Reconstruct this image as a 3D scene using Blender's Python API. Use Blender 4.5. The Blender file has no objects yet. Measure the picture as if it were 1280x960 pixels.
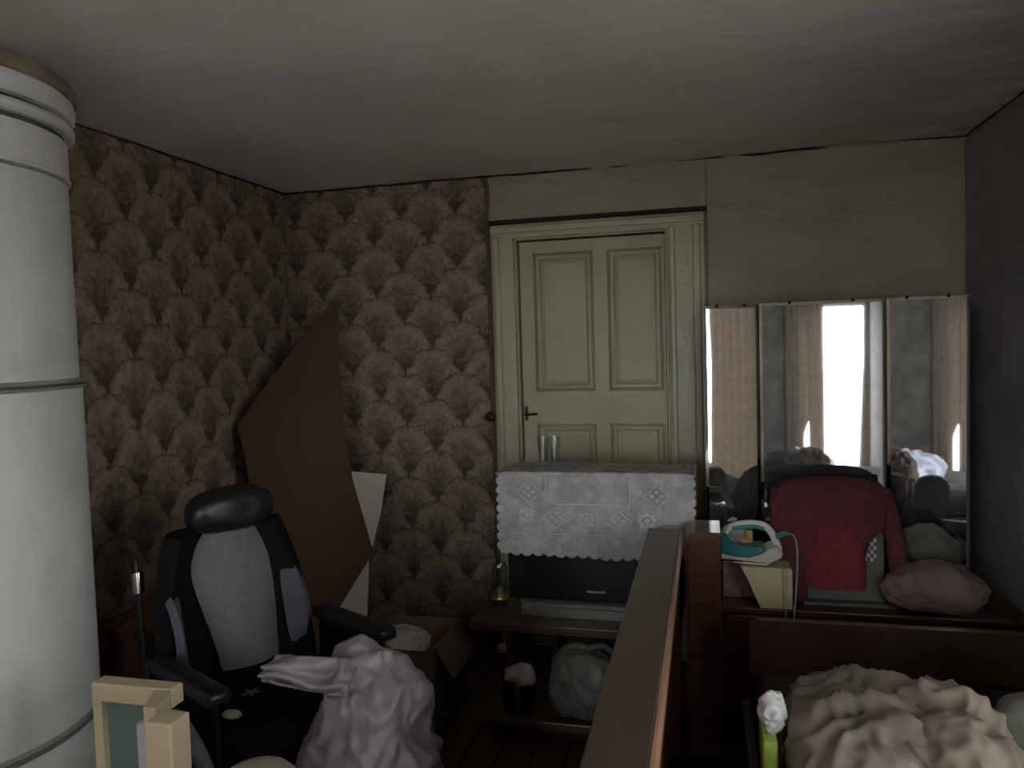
import bpy, bmesh, math, random
from mathutils import Vector, Matrix, noise
C = bpy.context.collection
SC = bpy.context.scene
R = math.radians
random.seed(4)

# ---------------------------------------------------------------- camera
f_px = 960.0
yaw, pitch, roll = R(14.1), R(3.04), R(1.75)
F0 = Vector((-math.sin(yaw), math.cos(yaw), 0)); R0 = Vector((math.cos(yaw), math.sin(yaw), 0)); Z = Vector((0, 0, 1))
Fw = F0*math.cos(pitch) - Z*math.sin(pitch); U0 = F0*math.sin(pitch) + Z*math.cos(pitch)
Rt = R0*math.cos(roll) - U0*math.sin(roll); Up = U0*math.cos(roll) + R0*math.sin(roll)
cd = bpy.data.cameras.new('camera'); cam = bpy.data.objects.new('camera', cd); C.objects.link(cam)
cd.sensor_fit = 'HORIZONTAL'; cd.sensor_width = 36.0; cd.lens = 36.0*f_px/1280.0; cd.clip_start = 0.02
m = Matrix((Rt, Up, -Fw)).transposed().to_4x4(); m.translation = (0, 0, 1.5)
cam.matrix_world = m
SC.camera = cam

# ---------------------------------------------------------------- sky, exposure
W = bpy.data.worlds.new('overcast_sky'); SC.world = W; W.use_nodes = True
bg = W.node_tree.nodes['Background']
bg.inputs[0].default_value = (0.985, 0.975, 0.955, 1); bg.inputs[1].default_value = 8.0
SC.view_settings.view_transform = 'Standard'; SC.view_settings.look = 'None'
SC.view_settings.exposure = 0.45; SC.view_settings.gamma = 1.0; SC.view_settings.use_curve_mapping = False
SC.cycles.max_bounces = 10; SC.cycles.diffuse_bounces = 7; SC.cycles.glossy_bounces = 5; SC.cycles.transparent_max_bounces = 12
SC.cycles.caustics_reflective = False; SC.cycles.caustics_refractive = False
SC.cycles.sample_clamp_indirect = 6.0

# room: x left..right, y rear..back, z up
XL, XR, YB, YR, HC = -2.09, 1.07, 3.61, -1.7, 2.3
W1 = (-0.10, 1.86, 0.52, 1.92)       # window in the right wall: y0 y1 z0 z1
W2 = (0.40, 1.05, 0.12, 1.80)        # narrow window in the rear wall: x0 x1 z0 z1
W3 = (-1.55, -.62, .95, 2.02)       # larger window in the rear wall

def portal(name, loc, rot, sx, sy):
    l = bpy.data.lights.new(name, 'AREA'); l.shape = 'RECTANGLE'; l.size = sx; l.size_y = sy
    l.cycles.is_portal = True
    o = bpy.data.objects.new(name, l); C.objects.link(o); o.location = loc; o.rotation_euler = rot
portal('window_portal', (XR+.16, (W1[0]+W1[1])/2, (W1[2]+W1[3])/2), (0, R(90), 0), W1[3]-W1[2], W1[1]-W1[0])
portal('rear_left_window_portal', ((W3[0]+W3[1])/2, YR-.16, (W3[2]+W3[3])/2), (R(90), 0, R(180)), W3[1]-W3[0], W3[3]-W3[2])
portal('rear_window_portal', ((W2[0]+W2[1])/2, YR-.16, (W2[2]+W2[3])/2), (R(90), 0, R(180)), W2[1]-W2[0], W2[3]-W2[2])

# ---------------------------------------------------------------- materials
class NT:
    def __init__(s, name):
        s.m = bpy.data.materials.new(name); s.m.use_nodes = True; s.t = s.m.node_tree; s.n = s.t.nodes
        s.b = s.n['Principled BSDF']; s.out = s.n['Material Output']
    def lk(s, a, b): s.t.links.new(a, b)
    def put(s, sock, v):
        if hasattr(v, 'links') or hasattr(v, 'is_output'): s.lk(v, sock)
        else: sock.default_value = v
    def math(s, op, a, b=0.0, c=None, clamp=False):
        n = s.n.new('ShaderNodeMath'); n.operation = op; n.use_clamp = clamp
        s.put(n.inputs[0], a); s.put(n.inputs[1], b)
        if c is not None: s.put(n.inputs[2], c)
        return n.outputs[0]
    def coord(s, kind='Object', scale=(1, 1, 1), rot=(0, 0, 0)):
        t = s.n.new('ShaderNodeTexCoord'); mp = s.n.new('ShaderNodeMapping')
        mp.inputs['Scale'].default_value = scale; mp.inputs['Rotation'].default_value = rot
        s.lk(t.outputs[kind], mp.inputs[0]); return mp.outputs[0]
    def noise(s, vec, scale, detail=4, rough=.55, dist=0):
        n = s.n.new('ShaderNodeTexNoise'); s.lk(vec, n.inputs['Vector'])
        n.inputs['Scale'].default_value = scale; n.inputs['Detail'].default_value = detail
        n.inputs['Roughness'].default_value = rough; n.inputs['Distortion'].default_value = dist
        return n.outputs[0]
    def ramp(s, v, stops):
        n = s.n.new('ShaderNodeValToRGB'); e = n.color_ramp.elements
        while len(e) < len(stops): e.new(.5)
        for i, (p, c) in enumerate(stops): e[i].position = p; e[i].color = (*c, 1) if len(c) == 3 else c
        s.put(n.inputs[0], v); return n.outputs[0]
    def mix(s, fac, a, b, mode='MIX'):
        n = s.n.new('ShaderNodeMix'); n.data_type = 'RGBA'; n.blend_type = mode
        s.put(n.inputs[0], fac)
        for k, v in ((6, a), (7, b)):
            if isinstance(v, tuple): v = (*v[:3], 1)
            s.put(n.inputs[k], v)
        return n.outputs[2]
    def bump(s, h, strength=.3, dist=.01):
        n = s.n.new('ShaderNodeBump'); n.inputs['Strength'].default_value = strength; n.inputs['Distance'].default_value = dist
        s.lk(h, n.inputs['Height']); s.lk(n.outputs[0], s.b.inputs['Normal'])

def mat(name, col, rough=.6, var=.25, scale=12, bump=.15, bd=.004, metal=0, coat=0, spec=.5, stretch=(1, 1, 1), col2=None, detail=4, transl=0):
    k = NT(name); v = k.coord(scale=stretch); nz = k.noise(v, scale, detail)
    lo = tuple(c*(1-var) for c in col) if col2 is None else col2
    hi = tuple(min(1, c*(1+var*.6)) for c in col)
    k.lk(k.ramp(nz, [(.3, lo), (.7, hi)]), k.b.inputs['Base Color'])
    k.b.inputs['Roughness'].default_value = rough; k.b.inputs['Metallic'].default_value = metal
    k.b.inputs['Coat Weight'].default_value = coat; k.b.inputs['Specular IOR Level'].default_value = spec
    if bump: k.bump(nz, bump, bd)
    if transl:
        tr = k.n.new('ShaderNodeBsdfTranslucent'); tr.inputs[0].default_value = (*hi, 1)
        mx = k.n.new('ShaderNodeMixShader'); mx.inputs[0].default_value = transl
        k.lk(k.b.outputs[0], mx.inputs[1]); k.lk(tr.outputs[0], mx.inputs[2]); k.lk(mx.outputs[0], k.out.inputs[0])
    return k.m

def wood(name, a, b, axis='y', rough=.35, scale=6, coat=.2, sheen=0):
    st = {'x': (.08, 1, 1), 'y': (1, .08, 1), 'z': (1, 1, .08)}[axis]
    k = NT(name); v = k.coord(scale=tuple(q*scale*3 for q in st))
    nz = k.noise(v, 1.6, 6, .6, .8); n2 = k.noise(v, 9, 3)
    f = k.math('ADD', k.math('MULTIPLY', nz, .8), k.math('MULTIPLY', n2, .2))
    k.lk(k.ramp(f, [(.33, b), (.62, a)]), k.b.inputs['Base Color'])
    k.b.inputs['Roughness'].default_value = rough; k.b.inputs['Coat Weight'].default_value = coat; k.b.inputs['Coat Roughness'].default_value = .25
    k.bump(f, .08, .002)
    return k.m

def wallpaper_mat(name, uvaxes):
    """overlapping shell / peacock medallions, staggered rows"""
    k = NT(name)
    g = k.n.new('ShaderNodeTexCoord'); s = k.n.new('ShaderNodeSeparateXYZ'); k.lk(g.outputs['Object'], s.inputs[0])
    U, V = s.outputs[uvaxes[0]], s.outputs[uvaxes[1]]
    wob = k.noise(g.outputs['Object'], 5, 2)
    wa = k.noise(g.outputs['Object'], 26, 4, .6); wb_ = k.noise(k.coord(scale=(1.1, 1.1, 1.1), rot=(.7, .4, .9)), 24, 4, .6)
    U = k.math('ADD', U, k.math('MULTIPLY', k.math('SUBTRACT', wa, .5), .05)); V = k.math('ADD', V, k.math('MULTIPLY', k.math('SUBTRACT', wb_, .5), .06))
    px, py = .290, .258; rx, ry = .151, .208
    fans = []
    for ox, oy in ((0, 0), (.5, .5)):
        lx = k.math('SUBTRACT', k.math('FRACT', k.math('ADD', k.math('DIVIDE', U, px), 10.0+ox)), .5)
        lx = k.math('MULTIPLY', lx, px)
        ly = k.math('MULTIPLY', k.math('FRACT', k.math('ADD', k.math('DIVIDE', V, py), 10.0+oy)), py)
        ang = k.math('ARCTAN2', lx, k.math('ADD', ly, .01))
        # scalloped rim: 9 lobes
        lobe = k.math('ABSOLUTE', k.math('SINE', k.math('MULTIPLY', ang, 4.5)))
        d = k.math('SQRT', k.math('ADD', k.math('POWER', k.math('DIVIDE', lx, rx), 2), k.math('POWER', k.math('DIVIDE', ly, ry), 2)))
        d = k.math('SUBTRACT', d, k.math('MULTIPLY', k.math('SUBTRACT', lobe, .6), .07))
        d = k.math('ADD', d, .02)
        inside = k.math('LESS_THAN', d, 1.0)
        fans.append((ly, d, ang, inside, lobe))
    (yA, dA, aA, iA, lA), (yB, dB, aB, iB, lB) = fans
    sA = k.math('MULTIPLY', iA, k.math('ADD', yA, .001)); sB = k.math('MULTIPLY', iB, k.math('ADD', yB, .001))
    pickA = k.math('GREATER_THAN', sA, sB)
    def sel(a, b):
        return k.math('ADD', k.math('MULTIPLY', pickA, a), k.math('MULTIPLY', k.math('SUBTRACT', 1.0, pickA), b))
    d = sel(dA, dB); a = sel(aA, aB); anyin = k.math('MAXIMUM', iA, iB); lb = sel(lA, lB)
    # petals inside the fan: rings of feathers
    ring = k.math('SINE', k.math('ADD', k.math('MULTIPLY', d, 17.0), k.math('MULTIPLY', lb, 2.2)))
    ray = k.math('SINE', k.math('MULTIPLY', a, 22.0))
    fine = k.noise(g.outputs['Object'], 55, 5, .7)
    med = k.noise(g.outputs['Object'], 17, 4, .65, 1.0)
    base = k.ramp(d, [(0.0, (.34,)*3), (.25, (.42,)*3), (.5, (.60,)*3), (.8, (.84,)*3), (.93, (.76,)*3), (1.0, (.30,)*3)])
    v = k.math('ADD', base, k.math('MULTIPLY', ring, .03))
    v = k.math('ADD', v, k.math('MULTIPLY', ray, .02))
    v = k.math('ADD', v, k.math('MULTIPLY', k.math('SUBTRACT', med, .5), 1.15))
    v = k.math('ADD', v, k.math('MULTIPLY', k.math('SUBTRACT', fine, .5), 1.1))
    v = k.math('MULTIPLY', v, k.math('ADD', .35, k.math('MULTIPLY', anyin, .65)), clamp=True)
    big = k.noise(g.outputs['Object'], 1.3, 3)
    col = k.ramp(v, [(0.0, (.070, .050, .038)), (.35, (.142, .105, .080)), (.7, (.262, .204, .163)), (1.0, (.38, .305, .25))])
    col = k.mix(k.ramp(big, [(.35, (0,)*3), (.7, (.35,)*3)]), col, (.72, .66, .58), 'MULTIPLY')
    k.lk(col, k.b.inputs['Base Color']); k.b.inputs['Roughness'].default_value = .75; k.b.inputs['Specular IOR Level'].default_value = .3
    k.bump(k.math('ADD', v, wob), .12, .003)
    return k.m

def alpha_mat(k, a):
    tr = k.n.new('ShaderNodeBsdfTransparent'); mx = k.n.new('ShaderNodeMixShader')
    k.put(mx.inputs[0], a); k.lk(tr.outputs[0], mx.inputs[1]); k.lk(k.b.outputs[0], mx.inputs[2]); k.lk(mx.outputs[0], k.out.inputs[0])

def lace_mat():
    k = NT('lace'); v = k.coord(); sep = k.n.new('ShaderNodeSeparateXYZ'); k.lk(v, sep.inputs[0])
    x, z = sep.outputs[0], sep.outputs[2]
    gx = k.math('ABSOLUTE', k.math('SINE', k.math('MULTIPLY', x, 520))); gz = k.math('ABSOLUTE', k.math('SINE', k.math('MULTIPLY', z, 520)))
    hole = k.math('MULTIPLY', gx, gz); n = k.noise(v, 16, 3)
    a = k.math('SUBTRACT', 1.0, k.math('MULTIPLY', k.math('GREATER_THAN', hole, .45), k.math('MULTIPLY', k.math('GREATER_THAN', n, .5), .4)))
    k.lk(k.ramp(k.noise(v, 22, 4), [(.3, (.46, .45, .46)), (.7, (.62, .61, .62))]), k.b.inputs['Base Color'])
    k.b.inputs['Roughness'].default_value = .85; k.bump(hole, .3, .001); alpha_mat(k, a); return k.m

def glass_mat(name, tint=(.95, 1, .97), fac=.12):
    k = NT(name); g = k.n.new('ShaderNodeBsdfGlossy'); g.inputs['Roughness'].default_value = .03
    t = k.n.new('ShaderNodeBsdfTransparent'); t.inputs[0].default_value = (*tint, 1)
    fr = k.n.new('ShaderNodeFresnel'); mx = k.n.new('ShaderNodeMixShader')
    geo = k.n.new('ShaderNodeNewGeometry')
    k.lk(k.math('MULTIPLY', k.math('ADD', fr.outputs[0], fac, clamp=True), k.math('SUBTRACT', 1.0, geo.outputs['Backfacing'])), mx.inputs[0]); k.lk(t.outputs[0], mx.inputs[1]); k.lk(g.outputs[0], mx.inputs[2])
    k.lk(mx.outputs[0], k.out.inputs[0]); return k.m

def mirror_mat():
    k = NT('dusty_mirror'); v = k.coord(scale=(3, 3, 9), rot=(0, R(25), 0)); n = k.noise(v, 2.2, 8, .75, .6)
    n2 = k.noise(k.coord(scale=(40, 1, 3), rot=(0, R(40), 0)), 1.2, 4)
    dust = k.math('ADD', k.ramp(n, [(.38, (.05,)*3), (.72, (.22,)*3)]), k.math('MULTIPLY', k.ramp(n2, [(.6, (0,)*3), (.75, (1,)*3)]), .05))
    g = k.n.new('ShaderNodeBsdfGlossy'); g.inputs[0].default_value = (.86, .88, .90, 1); g.inputs['Roughness'].default_value = .025
    d = k.n.new('ShaderNodeBsdfDiffuse'); d.inputs[0].default_value = (.42, .45, .50, 1)
    mx = k.n.new('ShaderNodeMixShader'); k.lk(dust, mx.inputs[0]); k.lk(g.outputs[0], mx.inputs[1]); k.lk(d.outputs[0], mx.inputs[2])
    k.lk(mx.outputs[0], k.out.inputs[0]); return k.m

def ceiling_mat():
    k = NT('ceiling_paint'); v = k.coord()
    n = k.noise(v, 1.1, 5, .6, .5); n2 = k.noise(k.coord(scale=(1, 3, 1), rot=(0, 0, R(25))), 4, 4)
    col = k.ramp(n, [(.3, (.72, .68, .65)), (.65, (.84, .805, .785))])
    # brown damp towards the right-hand corner, a property of the paint
    s = k.n.new('ShaderNodeSeparateXYZ'); k.lk(v, s.inputs[0])
    damp = k.math('MULTIPLY', k.ramp(k.math('MULTIPLY', k.math('SUBTRACT', s.outputs[0], .25), 1.2), [(0, (0,)*3), (1, (.6,)*3)]), k.ramp(n2, [(.35, (0.2,)*3), (.6, (1,)*3)]))
    col = k.mix(damp, col, (.36, .29, .22))
    # small drip stain
    dx = k.math('MULTIPLY', k.math('ADD', s.outputs[0], .58), 30); dy = k.math('MULTIPLY', k.math('SUBTRACT', s.outputs[1], 1.62), 7)
    dd = k.math('SQRT', k.math('ADD', k.math('POWER', dx, 2), k.math('POWER', dy, 2)))
    dd = k.math('ADD', dd, k.math('MULTIPLY', k.noise(v, 30, 3), 1.2))
    col = k.mix(k.ramp(dd, [(.5, (.7,)*3), (1.5, (0,)*3)]), col, (.30, .25, .2))
    k.lk(col, k.b.inputs['Base Color']); k.b.inputs['Roughness'].default_value = .55; k.b.inputs['Specular IOR Level'].default_value = .35
    k.bump(k.math('ADD', n2, k.math('MULTIPLY', n, 2)), .25, .02); return k.m

def stove_mat():
    k = NT('stove_tin'); v = k.coord(); n = k.noise(v, 5, 6, .6, .4); n2 = k.noise(k.coord(scale=(1, 1, 5), rot=(0, R(20), 0)), 6, 5, .7)
    col = k.ramp(n, [(.3, (.56, .56, .56)), (.7, (.70, .70, .70))])
    col = k.mix(k.ramp(n2, [(.62, (0,)*3), (.80, (.45,)*3)]), col, (.36, .33, .29))
    k.lk(col, k.b.inputs['Base Color']); k.b.inputs['Roughness'].default_value = .5
    k.bump(n, .2, .01); return k.m

def crumple_mat():
    k = NT('cream_wall_paint'); v = k.coord(scale=(1, 1, 1.8), rot=(0, R(12), 0)); n = k.noise(v, 7, 5, .62, 1.2); n2 = k.noise(v, 1.8, 4)
    k.lk(k.ramp(n2, [(.3, (.29, .25, .18)), (.7, (.39, .35, .265))]), k.b.inputs['Base Color'])
    k.b.inputs['Roughness'].default_value = .6; k.bump(n, .55, .025); return k.m

def gloss_paint():
    k = NT('door_gloss_paint'); v = k.coord(); n = k.noise(v, 26, 3, .5); n2 = k.noise(v, 2.5, 5)
    col = k.ramp(n2, [(.3, (.41, .385, .25)), (.7, (.50, .475, .33))])
    col = k.mix(k.ramp(k.noise(k.coord(scale=(3, 3, 1)), 9, 4), [(.70, (0,)*3), (.76, (.6,)*3)]), col, (.66, .62, .48))
    k.lk(col, k.b.inputs['Base Color']); k.b.inputs['Roughness'].default_value = .36; k.b.inputs['Specular IOR Level'].default_value = .4
    k.bump(n, .5, .006); return k.m

def casing_mat():
    k = NT('casing_gloss_paint'); v = k.coord(); n = k.noise(v, 48, 3, .6); n2 = k.noise(v, 2.5, 5)
    k.lk(k.ramp(n2, [(.3, (.40, .385, .25)), (.7, (.49, .47, .32))]), k.b.inputs['Base Color'])
    k.b.inputs['Roughness'].default_value = .16; k.bump(n, .6, .006); return k.m

M = dict(
    casing=casing_mat(), groove=mat('groove_dark', (.10, .10, .09), .7, .3, 8), band=mat('darker_tin_band', (.30, .30, .29), .5, .3, 8),
    paper_back=wallpaper_mat('shell_wallpaper_back', (0, 2)), paper_left=wallpaper_mat('shell_wallpaper_left', (1, 2)),
    cream=crumple_mat(), ceiling=ceiling_mat(), stove=stove_mat(), door=gloss_paint(), lace=lace_mat(), mirror=mirror_mat(),
    greywall=mat('grey_wall', (.30, .29, .31), .8, .2, 5, .3, .01),
    rearwall=mat('rear_wall_paper', (.30, .29, .28), .8, .35, 9, .3, .01),
    plank=wood('floor_board', (.07, .034, .02), (.035, .017, .011), 'y', .45),
    dark=mat('dark_gap', (.03, .025, .02), .9, .2),
    darkwood=wood('dark_red_wood', (.17, .062, .034), (.085, .03, .018), 'x', .35),
    dresser=wood('red_brown_veneer', (.10, .036, .02), (.05, .018, .010), 'x', .3, coat=.4),
    partition=wood('greyed_brown_wood', (.085, .058, .046), (.055, .037, .030), 'y', .34, coat=.35),
    edge=wood('lit_varnished_edge', (.34, .17, .11), (.24, .12, .075), 'y', .3, coat=.4),  # varnished moulding, window light on its chamfer put into the lighter orange
    headboard=wood('headboard_veneer', (.042, .019, .010), (.030, .013, .008), 'x', .35),
    chest=wood('streaked_red_wood', (.26, .11, .075), (.07, .025, .018), 'y', .4, scale=4),
    hardboard=mat('hardboard', (.10, .055, .028), .8, .12, 3, .1),
    whiteboard=mat('white_sheet', (.62, .59, .54), .7, .1, 4, .1),
    leather=mat('black_vinyl', (.012, .012, .012), .38, .3, 30, .25, .002),
    blackcloth=mat('black_fabric', (.010, .010, .011), .95, .3, 60, .2, .001, spec=.1),
    greycloth=mat('grey_fabric', (.16, .155, .17), .85, .15, 60, .25, .002),
    greydark=mat('slate_fabric', (.09, .09, .12), .85, .15, 60, .2, .002),
    rubber=mat('grey_rubber', (.16, .16, .16), .6, .2), chrome=mat('chrome', (.75, .75, .77), .15, .1, 5, 0, metal=1),
    steel=mat('black_steel', (.03, .03, .03), .4, .2),
    lilac=mat('lilac_plastic_film', (.265, .23, .262), .4, .25, 5, .5, .012, col2=(.15, .13, .155)),
    whitebag=mat('white_plastic_film', (.20, .215, .195), .4, .2, 6, .3, .01, transl=.2),
    pinkbag=mat('pinkish_cloth', (.24, .18, .165), .7, .2, 4, .3, .01),
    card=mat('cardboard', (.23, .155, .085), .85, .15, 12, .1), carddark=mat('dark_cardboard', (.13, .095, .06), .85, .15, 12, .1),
    creampaint=mat('cream_paint', (.50, .42, .28), .5, .1, 6, .1), teal=mat('teal_panel', (.105, .145, .13), .6, .1, 3, .05),
    blueedge=mat('pale_blue_grey', (.42, .45, .50), .5, .1), cream2=mat('pale_vinyl', (.34, .32, .25), .5, .15),
    tv=mat('tv_black', (.02, .02, .02), .35, .2), tvscreen=mat('tv_glass', (.012, .013, .013), .3, .1, 5, 0),
    silver=mat('silver_plastic', (.26, .27, .255), .4, .1, metal=.3), lightgrey=mat('light_grey_plastic', (.32, .33, .31), .5, .1),
    stand=wood('tv_stand_veneer', (.08, .034, .02), (.04, .017, .012), 'x', .35),
    red=mat('red_knit', (.20, .026, .042), .9, .25, 40, .3, .003), maroon=mat('maroon_fabric', (.125, .028, .036), .9, .25, 40, .3, .003),
    greypanel=mat('charcoal_panel', (.10, .105, .095), .5, .15), checked=None,
    whiteplastic=mat('white_plastic', (.72, .69, .66), .35, .06), tealplastic=mat('teal_plastic', (.05, .25, .27), .3, .1, coat=.3),
    brass=mat('gold_metal', (.7, .5, .2), .3, .1, metal=1), orange=mat('orange_brown_plastic', (.42, .24, .16), .5, .2),
    creambox=mat('cream_plastic', (.62, .56, .34), .5, .08), redbrown=mat('patterned_box', (.20, .075, .07), .6, .5, 22, .1, col2=(.34, .24, .25)),
    yellow=mat('yellow_print', (.66, .53, .14), .5, .15), packwhite=mat('white_print', (.52, .52, .53), .5, .15, 14),
    green=mat('green_print', (.24, .36, .05), .5, .2), redprint=mat('red_print', (.42, .06, .03), .5, .3, 10, col2=(.45, .2, .05)),
    blanket=mat('beige_crumpled_cloth', (.25, .205, .165), .9, .3, 6, .5, .014, col2=(.11, .092, .075)),
    mattress=mat('dark_mattress_cover', (.035, .028, .025), .85, .2, 10, .2), bluecloth=mat('blue_grey_cloth', (.26, .27, .33), .9, .2),
    packteal=mat('teal_orange_print', (.11, .15, .13), .5, .2, 14, .1, col2=(.15, .09, .05)),
    curtain=mat('cream_curtain', (.50, .44, .385), .9, .12, 30, .1, transl=.28), whitepaint=mat('white_gloss_paint', (.72, .72, .70), .35, .06),
    glass=glass_mat('clear_glass', (.88, .91, .90), .09), pane=glass_mat('window_glass', (.95, .97, .97), .02),
    iron=mat('dark_iron', (.03, .027, .025), .45, .2, metal=.6), leaf=mat('leaf_green', (.16, .19, .05), .6, .2),
    ivory=mat('ivory', (.50, .44, .32), .5, .1), whitecloth=mat('white_cloth', (.50, .48, .45), .9, .2, 8, .3),
    bluewhite=mat('blue_white_cloth', (.62, .64, .74), .9, .4, 8, .3, col2=(.14, .16, .24)), olive=mat('olive_cloth', (.13, .13, .10), .9, .3, 6, .3),
    ground=mat('pale_gravel', (.62, .60, .56), .9, .2, 3, .2),
    black=mat('black_gloss', (.01, .01, .01), .12, .1, 5, 0), logo=mat('logo_grey', (.55, .56, .52), .4, .1),
    bevel=mat('mirror_bevel', (.80, .86, .84), .06, .05, 5, 0, metal=1),
)

# ---------------------------------------------------------------- helpers
def tag(o, label=None, cat=None, group=None, kind=None):
    if label: o['label'] = label
    if cat: o['category'] = cat
    if group: o['group'] = group
    if kind: o['kind'] = kind
    return o
def empty(name, loc, rz=0, label=None, cat=None, group=None, kind=None):
    o = bpy.data.objects.new(name, None); C.objects.link(o); o.location = loc; o.rotation_euler = (0, 0, rz); o.empty_display_size = .05
    return tag(o, label, cat, group, kind)
def obj(name, bm, m, parent=None, smooth=False, loc=None, rot=None):
    bmesh.ops.recalc_face_normals(bm, faces=bm.faces)
    me = bpy.data.meshes.new(name); bm.to_mesh(me); bm.free()
    o = bpy.data.objects.new(name, me); C.objects.link(o); me.materials.append(m)
    if smooth:
        for p in me.polygons: p.use_smooth = True
        if smooth == 'auto': me.set_sharp_from_angle(angle=R(35))
    if parent: o.parent = parent
    if loc: o.location = loc
    if rot: o.rotation_euler = rot
    return o
def box(bm, x0, x1, y0, y1, z0, z1, bev=0, seg=2, rot=None):
    r = bmesh.ops.create_cube(bm, size=1.0); vs = r['verts']
    c = Vector(((x0+x1)/2, (y0+y1)/2, (z0+z1)/2))
    for v in vs: v.co = Vector((v.co.x*(x1-x0), v.co.y*(y1-y0), v.co.z*(z1-z0)))
    es = list({e for v in vs for e in v.link_edges})
    if bev:
        q = bmesh.ops.bevel(bm, geom=es, offset=min(bev, .49*min(x1-x0, y1-y0, z1-z0)), segments=seg, affect='EDGES', profile=.5)
        vs = list({v for v in q['verts']} | {v for v in vs if v.is_valid})
    for v in vs:
        if rot: v.co = rot @ v.co
        v.co += c
    return bm
def nb(): return bmesh.new()
def bx(*a, **k): return box(nb(), *a, **k)
def tube(bm, pts, r, n=10, closed=False, radii=None):
    pts = [Vector(p) for p in pts]; rings = []; N = len(pts); prev = None
    for i, p in enumerate(pts):
        a = pts[(i-1) % N] if (closed or i > 0) else p; b = pts[(i+1) % N] if (closed or i < N-1) else p
        t = (b-a).normalized()
        if prev is None: u = t.cross(Vector((0, 0, 1)) if abs(t.z) < .9 else Vector((1, 0, 0))).normalized()
        else: u = (prev - t*prev.dot(t)).normalized()
        prev = u; w = t.cross(u); rr = radii[i] if radii else r
        rings.append([bm.verts.new(p + (u*math.cos(2*math.pi*k/n) + w*math.sin(2*math.pi*k/n))*rr) for k in range(n)])
    for i in range(N if closed else N-1):
        A, B = rings[i], rings[(i+1) % N]
        for k in range(n): bm.faces.new((A[k], A[(k+1) % n], B[(k+1) % n], B[k]))
    if not closed: bm.faces.new(rings[0][::-1]); bm.faces.new(rings[-1])
    return bm
def smoothpath(pts, sub=6):
    pts = [Vector(p) for p in pts]; out = []
    for i in range(len(pts)-1):
        p0, p1, p2, p3 = pts[max(i-1, 0)], pts[i], pts[i+1], pts[min(i+2, len(pts)-1)]
        for s in range(sub):
            t = s/sub; out.append(.5*((2*p1)+(p2-p0)*t+(2*p0-5*p1+4*p2-p3)*t*t+(3*p1-p0-3*p2+p3)*t**3))
    out.append(pts[-1]); return out
def lathe(bm, prof, cx=0, cy=0, n=48, cap=True):
    rings = [[bm.verts.new((cx+r*math.cos(2*math.pi*k/n), cy+r*math.sin(2*math.pi*k/n), z)) for k in range(n)] for r, z in prof]
    for A, B in zip(rings, rings[1:]):
        for k in range(n): bm.faces.new((A[k], A[(k+1) % n], B[(k+1) % n], B[k]))
    if cap: bm.faces.new(rings[0][::-1]); bm.faces.new(rings[-1])
    return bm
def prism(bm, poly, d, fn=lambda u, v, w: (u, w, v)):
    A = [bm.verts.new(fn(u, v, 0)) for u, v in poly]; B = [bm.verts.new(fn(u, v, d)) for u, v in poly]
    bm.faces.new(A); bm.faces.new(B[::-1]); n = len(poly)
    for i in range(n): bm.faces.new((A[i], B[i], B[(i+1) % n], A[(i+1) % n]))
    return bm
def grid(bm, nu, nv, fn, thick=.003):
    """two-sided sheet: fn(u,v)->Vector, given real thickness along local normals"""
    P = [[Vector(fn(i/nu, j/nv)) for j in range(nv+1)] for i in range(nu+1)]
    def nrm(i, j):
        a = P[min(i+1, nu)][j]-P[max(i-1, 0)][j]; b = P[i][min(j+1, nv)]-P[i][max(j-1, 0)]
        c = a.cross(b); return c.normalized() if c.length > 1e-9 else Vector((0, -1, 0))
    Nn = [[nrm(i, j)*thick*.5 for j in range(nv+1)] for i in range(nu+1)]
    A = [[bm.verts.new(P[i][j]+Nn[i][j]) for j in range(nv+1)] for i in range(nu+1)]
    B = [[bm.verts.new(P[i][j]-Nn[i][j]) for j in range(nv+1)] for i in range(nu+1)]
    for i in range(nu):
        for j in range(nv):
            bm.faces.new((A[i][j], A[i+1][j], A[i+1][j+1], A[i][j+1])); bm.faces.new((B[i][j], B[i][j+1], B[i+1][j+1], B[i+1][j]))
    for i in range(nu):
        bm.faces.new((A[i][0], B[i][0], B[i+1][0], A[i+1][0])); bm.faces.new((A[i][nv], A[i+1][nv], B[i+1][nv], B[i][nv]))
    for j in range(nv):
        bm.faces.new((A[0][j], A[0][j+1], B[0][j+1], B[0][j])); bm.faces.new((A[nu][j], B[nu][j], B[nu][j+1], A[nu][j+1]))
    return bm
def fold(p, s, seed=0.0):
    q = Vector(p)*s + Vector((seed*7.3, seed*3.1, seed*5.7))
    w = noise.noise_vector(q*.6)*.9
    return 1-abs(noise.noise(q+w))*2.6
def blob(bm, c, rad, amp=.02, s=7, sub=5, seed=0, lobes=(), zmin=None, power=1.0):
    """crumpled lump: a displaced ellipsoid with creases and optional lobes"""
    c = Vector(c); r = bmesh.ops.create_icosphere(bm, subdivisions=sub, radius=1.0)
    for v in r['verts']:
        d = v.co.normalized(); e = Vector((math.copysign(abs(d.x)**power, d.x), math.copysign(abs(d.y)**power, d.y), math.copysign(abs(d.z)**power, d.z)))
        k = 1.0
        for ld, la, ls in lobes:
            k += la*max(0, d.dot(Vector(ld).normalized()))**ls
        p = Vector((e.x*rad[0]*k, e.y*rad[1]*k, e.z*rad[2]*k))
        h = fold(p, s, seed)*.65 + fold(p, s*2.3, seed+3)*.35
        p += d*(h*amp) + d*noise.noise(p*s*.4+Vector((seed, 0, 0)))*amp*1.5
        p += c
        if zmin is not None and p.z < zmin: p.z = zmin + (p.z-zmin)*.02
        v.co = p
    return bm
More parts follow.
